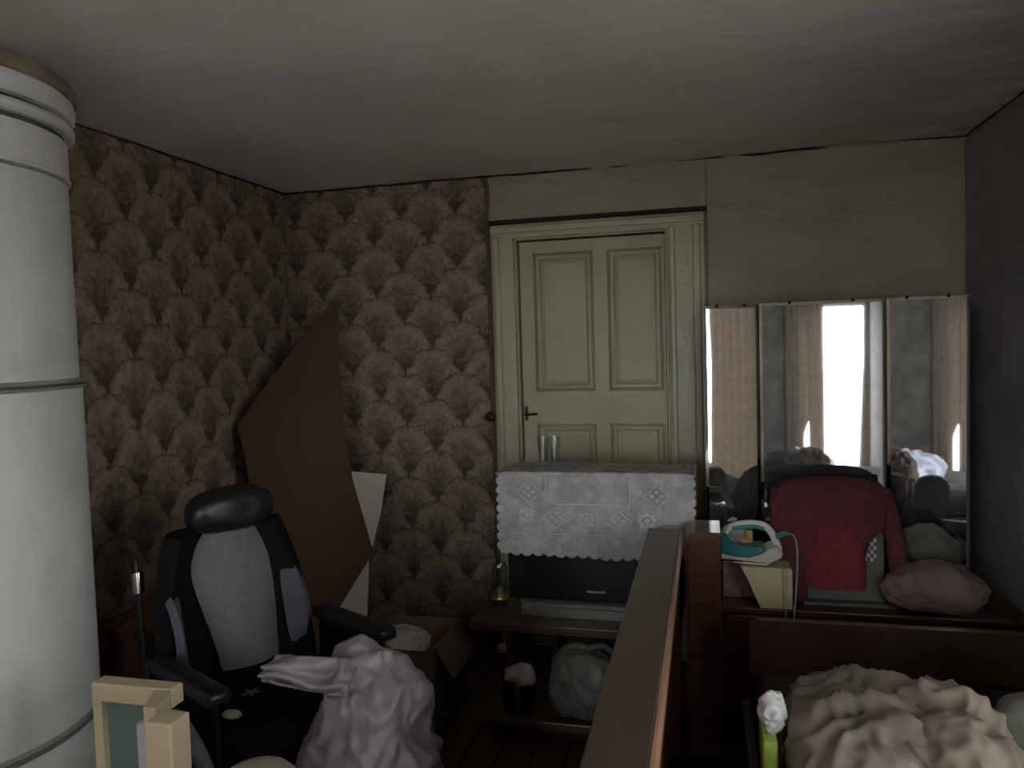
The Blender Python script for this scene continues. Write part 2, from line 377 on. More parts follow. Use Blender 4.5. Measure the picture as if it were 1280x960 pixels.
def copy_tree(o, parent=None):
    c = o.copy(); C.objects.link(c)
    if parent: c.parent = parent
    for ch in o.children: copy_tree(ch, c)
    return c

# ================================================================ SETTING
# floor
fl = obj('floor', bx(XL-.1, XR+.1, YR-.1, YB+.1, -.12, -.02), M['dark']); tag(fl, kind='structure')
pw = (XR-XL)/26
pm = bx(-pw/2+.003, pw/2-.003, 0, YB-YR, -.02, 0, bev=.003, seg=1); p0 = obj('plank', pm, M['plank'], fl, loc=(XL+pw/2, YR, 0))
for i in range(1, 26):
    p = p0.copy(); C.objects.link(p); p.location = (XL+pw*(i+.5), YR, random.uniform(-.0015, 0))
# ceiling: slightly sagging plaster
def ceil_fn(u, v):
    x, y = XL-.1+(XR-XL+.2)*u, YR-.1+(YB-YR+.2)*v
    return (x, y, HC+.03+.012*noise.noise((x*1.3, y*1.3, 0))+.004*noise.noise((x*5, y*5, 2)))
ce = obj('ceiling', grid(nb(), 90, 120, ceil_fn, .05), M['ceiling'], smooth=True); tag(ce, kind='structure')
# back wall with the door opening
DX0, DX1, DZ = -.885, -.135, 2.0
b = nb(); box(b, XL-.1, DX0, YB, YB+.14, 0, HC+.05); box(b, DX1, XR+.1, YB, YB+.14, 0, HC+.05); box(b, DX0, DX1, YB, YB+.14, DZ, HC+.05)
wb = obj('wall_back', b, M['cream']); tag(wb, kind='structure')
def cream_fn(u, v):
    x, z = -.99+(XR+.99)*u, .01+2.30*v
    return (x, YB-.004-.010*max(0, fold((x*.8, 1.3, z*1.9), 3.2, 2))-.006*max(0, noise.noise((x*9, z*9, 0))), z)
def cream_sheet(x0, x1, z0, z1, nu, nv, nm='cream_lining'):
    def fn(u, v):
        x, z = x0+(x1-x0)*u, z0+(z1-z0)*v
        return (x, YB-.006-.012*max(0, fold((x*.7, 1.3, z*2.0), 3.2, 2))-.004*noise.noise((x*9, z*9, 0)), z)
    return obj(nm, grid(nb(), nu, nv, fn, .003), M['cream'], wb, smooth=True)
cream_sheet(-.995, .02, 2.085, 2.31, 110, 24); cream_sheet(.02, XR, 0, 2.31, 90, 120)
wp = obj('wallpaper', bx(XL, -1.003, YB-.008, YB, .0, HC+.04), M['paper_back'], wb)
# torn dark strip where the patterned paper ends
def strip_fn(u, v):
    z = .3+2.0*v; x = -1.012+.022*u+.004*noise.noise((0, z*14, u*3)); return (x, YB-.012-.004*math.sin(u*math.pi), z)
obj('paper_edge', grid(nb(), 3, 90, strip_fn, .002), M['carddark'], wb)
# left wall
wl = obj('wall_left', bx(XL-.12, XL, YR-.1, YB+.1, 0, HC+.05), M['greywall']); tag(wl, kind='structure')
obj('wallpaper', bx(XL, XL+.006, YR, YB-.008, 0, HC+.04), M['paper_left'], wl)
# dark joint under the ceiling, two runs
def joint(name, a, bb, parent_kind=True):
    a, bb = Vector(a), Vector(bb); n = 60; pts = []
    for i in range(n+1):
        p = a.lerp(bb, i/n); p.z += .006*noise.noise(p*4)+.003*noise.noise(p*17); pts.append(p)
    o = obj(name, tube(nb(), pts, .006, 5, radii=[.005+.004*abs(noise.noise(q*9)) for q in pts]), M['dark'])
    tag(o, kind='structure'); return o
joint('trim_1', (XL+.008, YB-.014, HC+.0), (-1.0, YB-.014, HC-.0)); joint('trim_2', (XL+.010, YR, HC+.0), (XL+.010, YB-.01, HC))
joint('trim_3', (-1.0, YB-.012, HC+.0), (XR-.01, YB-.012, HC)); joint('trim_4', (XR-.004, YR, HC), (XR-.004, YB-.01, HC))
# right wall with window opening
b = nb(); y0, y1, z0, z1 = W1
for a in ((YR-.1, y0, 0, HC+.05), (y1, YB+.1, 0, HC+.05), (y0, y1, 0, z0), (y0, y1, z1, HC+.05)): box(b, XR, XR+.16, *a)
wr = obj('wall_right', b, M['greywall']); tag(wr, kind='structure')
b = nb(); x0, x1, z0, z1 = W2; u0, u1, v0, v1 = W3
for a in ((XL-.1, u0, 0, HC+.05), (u0, u1, 0, v0), (u0, u1, v1, HC+.05), (u1, x0, 0, HC+.05), (x1, XR, 0, HC+.05), (x0, x1, 0, z0), (x0, x1, z1, HC+.05)): box(b, a[0], a[1], YR-.16, YR, a[2], a[3])
wq = obj('wall_rear', b, M['rearwall']); tag(wq, kind='structure')
# windows
y0, y1, z0, z1 = W1
w = empty('window_1', (XR+.09, (y0+y1)/2, z0), kind='structure')
def loc_obj(name, bm, m, par, **k):
    o = obj(name, bm, m, par, **k); o.location = -Vector(par.location); return o
b = nb(); fw = .035
for a in ((y0, y1, z0, z0+fw), (y0, y1, z1-fw, z1), (y0, y0+fw, z0+fw, z1-fw), (y1-fw, y1, z0+fw, z1-fw)): box(b, XR+.06, XR+.11, *a)
loc_obj('window_frame', b, M['whitepaint'], w)
loc_obj('pane', bx(XR+.083, XR+.087, y0+fw, y1-fw, z0+fw, z1-fw), M['pane'], w)
loc_obj('window_sill', bx(XR-.025, XR+.06, y0-.05, y1+.05, z0-.025, z0, bev=.006), M['whitepaint'], w)
for wn, WW in (('window_2', W2), ('window_3', W3)):
    x0, x1, z0, z1 = WW
    w = empty(wn, ((x0+x1)/2, YR-.09, z0), kind='structure')
    b = nb(); bars = [(x0, x1, z0, z0+fw), (x0, x1, z1-fw, z1), (x0, x0+fw, z0+fw, z1-fw), (x1-fw, x1, z0+fw, z1-fw)]
    if WW is W3: bars.append(((x0+x1)/2-.02, (x0+x1)/2+.02, z0+fw, z1-fw))
    for a in bars: box(b, a[0], a[1], YR-.11, YR-.06, a[2], a[3])
    loc_obj('window_frame', b, M['whitepaint'], w)
    loc_obj('pane', bx(x0+fw, x1-fw, YR-.087, YR-.083, z0+fw, z1-fw), M['pane'], w)
# ground outside
g = obj('ground', bx(-40, 40, -40, 40, -.55, -.5), M['ground']); tag(g, kind='structure')
# unseen dark plate added behind the door to stop sky light leaking in
tag(obj('door_light_block', bx(-1.2, .2, YB+.142, YB+.2, -.1, HC+.05), M['dark']), kind='structure')
# baseboards
bb = obj('baseboard_back', bx(XL+.01, -1.0, YB-.03, YB-.009, 0, .09, bev=.004), M['plank']); tag(bb, kind='structure')
bb = obj('baseboard_left', bx(XL+.007, XL+.028, YR, YB-.04, 0, .09, bev=.004), M['plank']); tag(bb, kind='structure')

# door with casing
d = empty('door_1', ((DX0+DX1)/2, YB+.05, 0), kind='structure')
L_ = -.862; Rr = -.168; yf = YB+.035
stiles = [(L_, -.795, .03, 1.985), (-.505, -.435, .03, 1.985), (Rr-.065+.06-.0, Rr, .03, 1.985)]
b = nb()
box(b, L_, Rr, yf+.02, yf+.045, .01, 1.985)                                  # core
for x0_, x1_ in ((L_, -.79), (-.508, -.436), (-.170-.02, Rr+.0)): pass
px0, px1, qx0, qx1 = -.792, -.508, -.436, -.186
for a in ((L_, px0), (px1, qx0), (qx1, Rr+.0)): box(b, a[0], a[1], yf, yf+.03, .01, 1.985, bev=.003, seg=1)
for z_ in ((1.925, 1.985), (1.10, 1.262), (.10-.09, .2)): box(b, L_+.001, Rr-.001, yf+.0006, yf+.03, z_[0], z_[1], bev=.003, seg=1)
loc_obj('door_leaf', b, M['door'], d)
def panel(x0, x1, z0, z1):
    b = nb(); n = [(0, .018), (.014, .006), (.024, .006), (.034, .016), (.05, .012)]
    loops = []
    for ins, dep in n:
        loops.append([b.verts.new((x, yf+dep, z)) for x, z in ((x0+ins, z0+ins), (x1-ins, z0+ins), (x1-ins, z1-ins), (x0+ins, z1-ins))])
    for A, Bq in zip(loops, loops[1:]):
        for i in range(4): b.faces.new((A[i], A[(i+1) % 4], Bq[(i+1) % 4], Bq[i]))
    b.faces.new(loops[-1])
    loc_obj('door_panel', b, M['door'], d)
for xx in ((px0, px1), (qx0, qx1)):
    for zz in ((1.262, 1.925), (.2, 1.10)): panel(xx[0], xx[1], *zz)
# jamb + casing profile
b = nb()
box(b, DX0, L_-.003, YB-.005, YB+.10, 0, DZ+.0); box(b, Rr+.003, DX1, YB-.005, YB+.10, 0, DZ); box(b, L_-.003, Rr+.003, YB-.005, YB+.10, 1.99, DZ)
loc_obj('door_jamb', b, M['casing'], d)
def casing(x0, x1, z0, z1, side):
    b = nb(); box(b, x0, x1, YB-.034, YB-.012, z0, z1, bev=.008)
    if side == 'l': box(b, x0+.012, x0+.045, YB-.046, YB-.03, z0, z1, bev=.012, seg=4)
    if side == 'r': box(b, x1-.055, x1-.02, YB-.046, YB-.03, z0, z1, bev=.014, seg=4); box(b, x0+.01, x0+.035, YB-.042, YB-.03, z0, z1, bev=.008, seg=3)
    if side == 't': box(b, x0, x1, YB-.046, YB-.03, z1-.045, z1-.012, bev=.012, seg=4)
    loc_obj('door_casing', b, M['casing'], d)
casing(-.985, -.872, 0, 2.01, 'l'); casing(-.155, .012, 0, 2.01, 'r'); casing(-.985, .012, 1.995, 2.065, 't')
loc_obj('door_cornice', bx(-.99, .022, YB-.06, YB-.012, 2.065, 2.083, bev=.005), M['dark'], d)
b = nb(); box(b, -.853, -.838, yf-.006, yf+.001, 1.12, 1.19, bev=.002); tube(b, [(-.846, yf-.005, 1.153), (-.846, yf-.03, 1.153), (-.835, yf-.034, 1.152), (-.785, yf-.034, 1.155)], .006, 8)
loc_obj('door_handle', b, M['iron'], d)
tag(obj('coat_hook', lathe(nb(), [(.022, 0), (.026, .006), (.015, .012), (.012, .028), (.02, .034), (.02, .042), (.008, .048)], n=20), M['iron'], smooth='auto', loc=(-1.013, YB-.012, 1.146), rot=(R(90), 0, 0)),
    'dark round wall knob at the edge of the wallpaper beside the door', 'hook')

# curtains and rods
def curtain(name, par, ax, base, lo, hi, z0, z1, n=9, amp=.022, m='curtain', seed=0):
    """lo(z), hi(z) give the edges; ax 'y' hangs along the right wall, 'x' along the rear wall"""
    def fn(u, v):
        z = z0+(z1-z0)*v; a, b_ = lo(v), hi(v); t = a+(b_-a)*u
        o = amp*math.sin(u*n*2*math.pi+seed)+.008*noise.noise((u*7, v*3, seed))
        return (base+o, t, z) if ax == 'y' else (t, base+o, z)
    return obj(name, grid(nb(), n*10, 40, fn, .002), M[m], par, smooth=True)
cr = empty('curtain', (0, 0, 0), label='cream curtain pair on a dark rod over the side window, seen only in the mirror', cat='curtain')
curtain('curtain_panel', cr, 'y', XR-.055, lambda v: 1.13+.02*math.sin(v*4), lambda v: 2.02, .53, 2.07, 8, .018)
curtain('curtain_panel', cr, 'y', XR-.055, lambda v: .12+.02*math.sin(v*3), lambda v: .74, .53, 2.07, 6, .018, seed=2)
obj('curtain_rod', tube(nb(), [(XR-.06, -.3, 2.09), (XR-.06, 2.1, 2.09)], .012, 10), M['darkwood'], cr, smooth='auto')
obj('rod_bracket', bx(XR-.07, XR, -.25, -.23, 2.07, 2.11), M['darkwood'], cr); obj('rod_bracket', bx(XR-.07, XR, 2.0, 2.02, 2.07, 2.11), M['darkwood'], cr)
cr = empty('curtain', (0, 0, 0), label='cream curtains partly open on the tall rear window, seen reflected as the bright strip', cat='curtain')
curtain('curtain_panel', cr, 'x', YR+.05, lambda v: .28, lambda v: .455+.05*min(1, max(0, (v-.24)*12)), .06, 1.86, 3, .015)
curtain('curtain_panel', cr, 'x', YR+.05, lambda v: .50, lambda v: .645, .06, 1.86, 3, .015, seed=1)
curtain('curtain_panel', cr, 'x', YR+.05, lambda v: .955+.075*v, lambda v: 1.06, .06, 1.86, 2, .012, seed=1)
obj('curtain_rod', tube(nb(), [(.2, YR+.05, 1.88), (1.06, YR+.05, 1.88)], .01, 10), M['darkwood'], cr, smooth='auto')
obj('rod_bracket', bx(.22, .24, YR, YR+.06, 1.87, 1.89), M['darkwood'], cr); obj('rod_bracket', bx(1.03, 1.05, YR, YR+.06, 1.87, 1.89), M['darkwood'], cr)

# ================================================================ STOVE
sv = empty('round_stove', (-1.90, 1.5, 0), label='tall round tin-clad heating stove, pale grey with banded joints', cat='stove')
def ringprof(r0, z0, z1, seg=6): return [(r0, z0+(z1-z0)*i/seg) for i in range(seg+1)]
rs = .352
for za, zb, rr in ((.10, .560, rs+.004), (.572, 1.425, rs+.002), (1.437, 1.952, rs-.004)):
    obj('drum', lathe(nb(), [(rr-.01, za)]+ringprof(rr, za+.004, zb-.004, 8)+[(rr-.01, zb)], n=96), M['stove'], sv, smooth='auto')
for zz in (.566, 1.431):
    obj('band', lathe(nb(), [(rs-.012, zz-.014), (rs+.006, zz-.012), (rs+.011, zz-.004), (rs-.004, zz), (rs+.011, zz+.004), (rs+.006, zz+.012), (rs-.012, zz+.014)], n=96), M['band'], sv, smooth='auto')
obj('neck', lathe(nb(), [(rs-.02, 1.955), (rs+.002, 1.957), (rs+.004, 1.962), (rs, 1.967), (rs, 2.058), (rs-.02, 2.059)], n=96), M['stove'], sv, smooth='auto')
obj('cornice', lathe(nb(), [(rs-.01, 2.071), (rs+.010, 2.073), (rs+.018, 2.080), (rs+.019, 2.090), (rs+.013, 2.100), (rs-.01, 2.101)], n=96), M['stove'], sv, smooth='auto')
obj('cornice', lathe(nb(), [(rs-.01, 2.112), (rs+.014, 2.114), (rs+.021, 2.124), (rs+.023, 2.145), (rs+.018, 2.163), (rs-.06, 2.168)], n=96), M['stove'], sv, smooth='auto')
for za, zb in ((2.056, 2.073), (2.099, 2.114)): obj('groove', lathe(nb(), [(rs-.006, za), (rs-.004, (za+zb)/2), (rs-.006, zb)], n=96), M['groove'], sv, smooth='auto')
b = nb(); lathe(b, [(rs+.012, 2.160), (rs+.026, 2.166), (rs+.032, 2.18), (rs+.028, 2.198), (rs+.0, 2.208), (rs-.08, 2.213)], n=90)
for v in b.verts: v.co += Vector((v.co.x, v.co.y, 0)).normalized()*.008*noise.noise(v.co*14)+Vector((0, 0, .006*noise.noise(v.co*9)))
obj('clay_seal', b, mat('brown_clay', (.20, .165, .115), .9, .35, 12, .4, .01), sv)
obj('flue_collar', lathe(nb(), [(.20, 2.205), (.20, HC+.02)], n=48), M['stove'], sv, smooth='auto')
obj('plinth', lathe(nb(), [(rs+.02, 0), (rs+.02, .09), (rs, .1)], n=64), M['stove'], sv, smooth='auto')

# ================================================================ CHEST behind the stove
ch = empty('wooden_chest', (-1.885, 2.62, 0), label='low red-brown wooden chest against the left wall behind the stove', cat='chest')
def lo(name, bm, m, par, **k):            # world-coordinate mesh under an unrotated thing
    o = obj(name, bm, m, par, **k); o.location = -Vector(par.location); return o
lo('body', bx(-2.05, -1.74, 2.16, 2.68, .03, .545, bev=.004), M['chest'], ch)
for i in range(3): lo('plank', bx(-2.055+i*.108, -2.055+(i+1)*.108-.003, 2.14, 2.70, .548, .572, bev=.003, seg=1), M['chest'], ch)

# ================================================================ WHEELCHAIR
wc = empty('wheelchair', (-1.22, 1.94, 0), R(62), label='black wheelchair with padded headrest and grey contoured back insert', cat='wheelchair')
def pad(name, x0, x1, y0, y1, z0, z1, m, bev=.03, rx=0, seg=4, par=None):
    b = nb(); rot = Matrix.Rotation(rx, 3, 'X') if rx else None
    box(b, x0, x1, y0, y1, z0, z1, bev=bev, seg=seg, rot=rot)
    return obj(name, b, m, par or wc, smooth='auto')
pad('seat_cushion', -.23, .23, -.25, .20, .42, .50, M['blackcloth'])
pad('seat_base', -.22, .22, -.24, .20, .385, .418, M['steel'], .008)
# backrest shell, slightly wrapped
def back_fn(yo, bulge, xw, z0, z1, nar=0.0):
    def fn(u, v):
        a = (u-.5)*2; z = z0+(z1-z0)*v
        hw = xw*(1-nar*v**3)*(1-.12*max(0, v-.75)*4*.5)
        return (a*hw, yo+.10*v-.10*abs(a)**3*bulge, z)
    return fn
obj('back_shell', grid(nb(), 20, 20, back_fn(.245, 1, .235, .44, .96, .24), .05), M['blackcloth'], wc, smooth='auto')
# grey insert: outline with rounded shoulders
def insert_fn(u, v):
    a = (u-.5)*2; z = .53+.43*v
    w_ = .092+.054*math.sin(min(1, v/.75)*math.pi*.5)**2 - .0
    if v > .62: w_ *= math.sqrt(max(.02, 1-((v-.62)/.40)**2))
    if v < .03: w_ *= .96
    return (a*w_+.045, .205+.09*v+.012*abs(a)**2*2.0-.012*math.cos(a*1.5)+.002*noise.noise((a*4, v*6, 0)), z)
obj('back_insert', grid(nb(), 22, 40, insert_fn, .03), M['greycloth'], wc, smooth='auto')
for s in (-1, 1):
    def wing(u, v, s=s):
        z = .56+.23*v; e = math.sin(v*math.pi)**.5
        return (s*(.172+.036*u), .19+.05*v-.07*u*e, z+.02*u)
    obj('lateral_support', grid(nb(), 8, 18, wing, .022), M['greydark'], wc, smooth='auto')
# headrest: kidney shaped cushion
b = nb(); blob(b, (.03, .285, 1.008), (.135, .066, .066), .005, 14, 4, 5, power=.72)
for v in b.verts: v.co.y -= .3*v.co.x**2; v.co.z += 0
hr = obj('headrest', b, M['leather'], wc, smooth=True)
obj('headrest_post', tube(nb(), [(0, .34, .85), (0, .37, .97), (0, .33, 1.03)], .011), M['chrome'], wc, smooth='auto')
for s in (-1, 1):
    obj('armrest', bx(s*.265-.032, s*.265+.032, -.20, .17, .625, .665, bev=.014, seg=3), M['leather'], wc, smooth='auto')
    obj('side_panel', bx(s*.262-.006, s*.262+.006, -.17, .16, .44, .622), M['blackcloth'], wc)
    obj('push_handle', tube(nb(), smoothpath([(s*.235, .33, .60), (s*.235, .345, .84), (s*.235, .37, .90), (s*.235, .47, .91)]), .012), M['steel'], wc, smooth='auto')
    obj('handle_clamp', tube(nb(), [(s*.236, .335, .80), (s*.236, .342, .86)], .02, 12), M['chrome'], wc, smooth='auto')
    obj('frame_tube', tube(nb(), smoothpath([(s*.235, .30, .62), (s*.235, .27, .40), (s*.235, .1, .36), (s*.235, -.22, .36), (s*.235, -.34, .24), (s*.2, -.40, .12)]), .012), M['steel'], wc, smooth='auto')
    # big wheel
    cx, cy, cz, rw = s*.315, .0, .302, .28
    whl = obj('wheel', tube(nb(), [(cx, cy+rw*math.cos(t*math.pi/24), cz+rw*math.sin(t*math.pi/24)) for t in range(48)], .019, 10, closed=True), M['rubber'], wc, smooth=True)
    obj('hub', tube(nb(), [(cx-.025, cy, cz), (cx+.025, cy, cz)], .028, 16), M['chrome'], whl, smooth='auto')
    for t in range(12):
        a = t*math.pi/6; obj('spoke', tube(nb(), [(cx, cy, cz), (cx, cy+(rw-.01)*math.cos(a), cz+(rw-.01)*math.sin(a))], .0035, 6), M['chrome'], whl)
    obj('axle', tube(nb(), [(s*.225, cy, cz), (s*.29, cy, cz)], .01, 8), M['steel'], wc)
    cas = obj('caster_wheel', tube(nb(), [(s*.2-.016, -.30, .075), (s*.2+.016, -.30, .075)], .075, 24), M['rubber'], wc, smooth='auto')
    obj('caster_fork', bx(s*.2-.022, s*.2+.022, -.31, -.27, .08, .33, bev=.008), M['steel'], wc)
    obj('footplate', bx(s*.105-.09, s*.105+.09, -.50, -.36, .105, .12, bev=.005), M['steel'], wc)
# things lying on the seat
b = nb()
for k in range(5):
    a = k*2*math.pi/5+.3; p = [(0, 0), (.012*math.cos(a-.5), .012*math.sin(a-.5)), (.034*math.cos(a), .034*math.sin(a)), (.012*math.cos(a+.5), .012*math.sin(a+.5))]
    prism(b, p, .002, lambda u, v, w: (u, v, w+.004*math.hypot(u, v)*60*.02))
tag(obj('leaf', b, M['leaf'], loc=(-1.30, 1.94, .503)), 'small star-shaped yellow-green leaf on the black wheelchair seat', 'leaf')
tag(obj('soap_bar', blob(nb(), (0, 0, .012), (.03, .018, .012), .0, 3, 3), M['ivory'], smooth=True, loc=(-1.265, 1.79, .501)), 'small ivory oval lying near the edge of the black wheelchair seat', 'soap')

# lilac bag
lb = empty('plastic_bag', (-.845, 1.70, .13), label='large crumpled lilac-white plastic bag slumped in front of the wheelchair', cat='bag')
o = lo('bag_body', blob(nb(), (-.83, 1.72, .45), (.155, .155, .29), .034, 7.5, 6, 1.5, lobes=[((-.35, .1, 1), .12, 6)]), M['lilac'], lb, smooth=True)
def tail(u, v):
    a = Vector((-.82, 1.68, .69)).lerp(Vector((-1.02, 1.62, .755)), u); w_ = .10*(1-.45*u)
    p = a+Vector((0.02, .05, 1)).normalized()*(v-.5)*2*w_*.55+Vector((0, -.05*math.sin(v*math.pi), -.02*u))
    return p+Vector((0, -.03, .012))*fold((u*.5, v*.5, 0), 6, 2)
lo('bag_flap', grid(nb(), 40, 24, tail, .006), M['lilac'], lb, smooth=True)

# ================================================================ HARDBOARD + WHITE SHEET in the corner
import mathutils
def ray(px, py): return Fw + Rt*((px-640)/f_px) - Up*((py-480)/f_px)
EYE = Vector((0, 0, 1.5))
A_ = EYE+ray(420, 375)*((3.53)/ray(420, 375).y); Lp = EYE+ray(298, 530)*(3.02/ray(298, 530).y); Rp = EYE+ray(467, 690)*(3.26/ray(467, 690).y)
n_ = (Rp-A_).cross(Lp-A_).normalized()
def onplane(px, py, off=0):
    r_ = ray(px, py); t = ((A_-n_*off*math.copysign(1, n_.y)*-1)-EYE).dot(n_)/r_.dot(n_); return EYE+r_*t
def slab(name, pix, th, off, m, label, cat):
    b = nb(); nn = n_ if n_.y > 0 else -n_
    A = [b.verts.new(onplane(*q)+nn*off) for q in pix]; Bq = [b.verts.new(v.co+nn*th) for v in A]
    b.faces.new(A); b.faces.new(Bq[::-1]); n = len(A)
    for i in range(n): b.faces.new((A[i], Bq[i], Bq[(i+1) % n], A[(i+1) % n]))
    return tag(obj(name, b, M[m]), label, cat)
slab('hardboard_sheet', [(414, 379), (424, 372), (422, 412), (424, 467), (430, 533), (441, 600), (467, 690), (415, 775), (392, 893), (372, 899), (318, 640), (306, 570), (297, 530), (330, 485), (370, 432)], .006, 0, 'hardboard', 'brown hardboard sheet with pointed top leaning in the room corner', 'board')
slab('white_sheet', [(436, 588), (485, 592), (478, 640), (463, 700), (461, 778), (395, 790), (380, 700)], .006, .02, 'whiteboard', 'off-white sheet peeking out behind the brown hardboard', 'board')

# ================================================================ CARDBOARD BOX
cbx = empty('cardboard_box', (-1.17, 2.9, 0), label='open brown cardboard box with white cloth between wheelchair and television stand', cat='box')
x0, x1, y0, y1, h = -1.34, -1.03, 2.72, 3.06, .335
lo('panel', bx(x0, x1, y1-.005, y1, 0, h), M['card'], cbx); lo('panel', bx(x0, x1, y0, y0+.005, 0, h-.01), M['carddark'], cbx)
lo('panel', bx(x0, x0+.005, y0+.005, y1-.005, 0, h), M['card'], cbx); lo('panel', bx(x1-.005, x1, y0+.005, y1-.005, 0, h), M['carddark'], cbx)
lo('bottom', bx(x0+.005, x1-.005, y0+.005, y1-.005, .0, .005), M['card'], cbx)
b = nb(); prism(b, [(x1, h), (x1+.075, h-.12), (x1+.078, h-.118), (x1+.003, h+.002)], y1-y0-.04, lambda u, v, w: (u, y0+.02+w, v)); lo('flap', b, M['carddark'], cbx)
tag(obj('white_cloth', blob(nb(), (-1.20, 2.84, .30), (.115, .09, .07), .02, 11, 5, 4), M['whitecloth'], smooth=True), 'white cloth bundle stuffed in the open cardboard box', 'cloth')

# ================================================================ CREAM AND TEAL CUPBOARD, STOOL
cp = empty('open_cabinet', (-1.16, 1.36, 0), label='small cabinet with cream rails and a teal panel in front of the stove', cat='cabinet')
lo('side_panel', bx(-1.275, -1.115, 1.352, 1.364, .02, .762), M['teal'], cp)
lo('top_rail', bx(-1.285, -1.085, 1.335, 1.375, .762, .803, bev=.004), M['creampaint'], cp)
b = nb(); prism(b, [(-1.122, 1.336), (-1.085, 1.336), (-1.062, 1.262), (-1.092, 1.262)], .036, lambda u, v, w: (u, v, .765+w)); lo('rail_return', b, M['creampaint'], cp)
lo('stile', bx(-1.112, -1.082, 1.262, 1.300, .02, .765, bev=.003), M['blueedge'], cp)
lo('front_post', bx(-1.045, -.985, 1.205, 1.262, 0, .803, bev=.004), M['creampaint'], cp)
lo('lower_rail', bx(-1.28, -.99, 1.262, 1.36, .0, .03), M['creampaint'], cp)
lo('shelf', bx(-1.27, -1.112, 1.30, 1.352, .30, .32), M['creampaint'], cp)
lo('corner_post', bx(-1.285, -1.262, 1.338, 1.372, .02, .763), M['creampaint'], cp)
st = empty('round_stool', (-.89, 1.33, 0), label='round stool with a domed pale vinyl seat at the bottom edge beside the wheel', cat='stool')
obj('seat', lathe(nb(), [(.0, .662), (.04, .659), (.065, .650), (.078, .636), (.078, .625)][::-1], n=40, cap=False), M['cream2'], st, smooth=True)
obj('seat_base', lathe(nb(), [(.073, .60), (.075, .624)], n=40), M['darkwood'], st)
for k in range(4):
    a = R(45+90*k); obj('leg', tube(nb(), [(.06*math.cos(a), .06*math.sin(a), .605), (.10*math.cos(a), .10*math.sin(a), 0.0)], .011, 10), M['darkwood'], st)

# ================================================================ TV STAND, TV, DOILY
ts = empty('tv_stand', (-.52, 3.1, 0), label='dark red-brown television stand with open lower shelf before the door', cat='stand')
lo('top', bx(-.925, -.10, 2.86, 3.36, .365, .40, bev=.004), M['stand'], ts)
lo('leg_panel', bx(-.79, -.765, 2.92, 3.32, .09, .365), M['stand'], ts); lo('leg_panel', bx(-.635, -.615, 3.1, 3.32, .09, .365), M['stand'], ts)
lo('leg_panel', bx(-.25, -.225, 2.92, 3.32, .09, .365), M['stand'], ts)
lo('bottom_shelf', bx(-.85, -.222, 2.72, 3.34, .055, .09, bev=.004), M['stand'], ts)
lo('plinth', bx(-.80, -.24, 2.80, 3.30, .0, .055), M['dark'], ts)
for a in ((-.82, 2.74), (-.15, 2.74)): pass
tv = empty('television', (-.43, 3.15, .40), label='black television with silver lower bezel under a lace cloth', cat='television')
b = nb(); box(b, -.795, -.075, 3.0, 3.26, .455, .974, bev=.012); box(b, -.76, -.11, 3.24, 3.28, .46, .95, bev=.02); box(b, -.70, -.17, 3.19, 3.33, .47, .90, bev=.04)
lo('case', b, M['tv'], tv, smooth='auto')
def scr(u, v): a, c = (u-.5)*2, (v-.5)*2; return (-.435+a*.305, 2.990+.010*(a*a+c*c), .725+c*.215)
lo('screen', grid(nb(), 16, 12, scr, .006), M['tvscreen'], tv, smooth='auto')
b = nb()
for i, (za, zb, yy) in enumerate(((.402, .424, 2.955), (.424, .442, 2.948), (.442, .456, 2.962))): 
    pts = [(-.745, 3.01), (-.735, yy+.018), (-.62, yy), (-.25, yy), (-.135, yy+.018), (-.125, 3.01), (-.125, 3.10), (-.745, 3.10)]
    prism(b, pts, zb-za-.001, lambda u, v, w, za=za: (u, v, za+w))
lo('lower_bezel', b, M['silver'], tv)
lo('button', bx(-.715, -.69, 2.942, 2.965, .438, .46, bev=.003), M['lightgrey'], tv)
b = nb()
for k in range(7): box(b, -.466+k*.0105, -.458+k*.0105, 2.9725, 2.981, .503, .511)
lo('maker_mark', b, M['logo'], tv)
lo('foot', bx(-.70, -.17, 3.02, 3.30, .40, .46), M['tv'], tv)

# lace cloth: lies over the top and hangs in front, scalloped on its free edges
dl = empty('lace_cloth', (-.43, 3.0, 1.0), label='white lace cloth with scalloped edge draped over the television', cat='tablecloth')
xa, xb = -.818, -.052
def scal(t, n, a): return a*(abs(math.sin(t*n*math.pi))**.6)
def dfn(u, v):
    x = xa+(xb-xa)*u
    top = .25; drop = .325
    s = v*(top+drop)
    edge = scal(u, 17, .014)
    ex = scal(v, 15, .014)
    x = x + (-ex if u < .5 else ex)*(abs(u-.5)*2)**12
    ov = max(0, (xa+.026)-x, x-(xb-.026))
    if s > drop: y, z = 2.988+(s-drop), 0.980-ov*.2
    else:
        t = drop-s; y = 2.984-.006*math.sin(x*34+t*5)-.008*(t/drop)-.014*noise.noise((x*4, t*5, 2)); z = .980-t-(edge*(1-v)**0 if v < .02 else 0)
        z -= .010*noise.noise((x*2.5, 0, 3))*(t/drop)+.006*math.cos((u-.5)*5)*(t/drop)
        k_ = min(1, t/.02); y = y*k_+(2.988)*(1-k_)
    return (x, y, z)
lo('cloth_panel', grid(nb(), 272, 90, lambda u, v: dfn(u, v), .0022), M['lace'], dl, smooth=True)
lw = mat('dense_lace', (.66, .65, .66), .9, .2, 60, .5, .002)
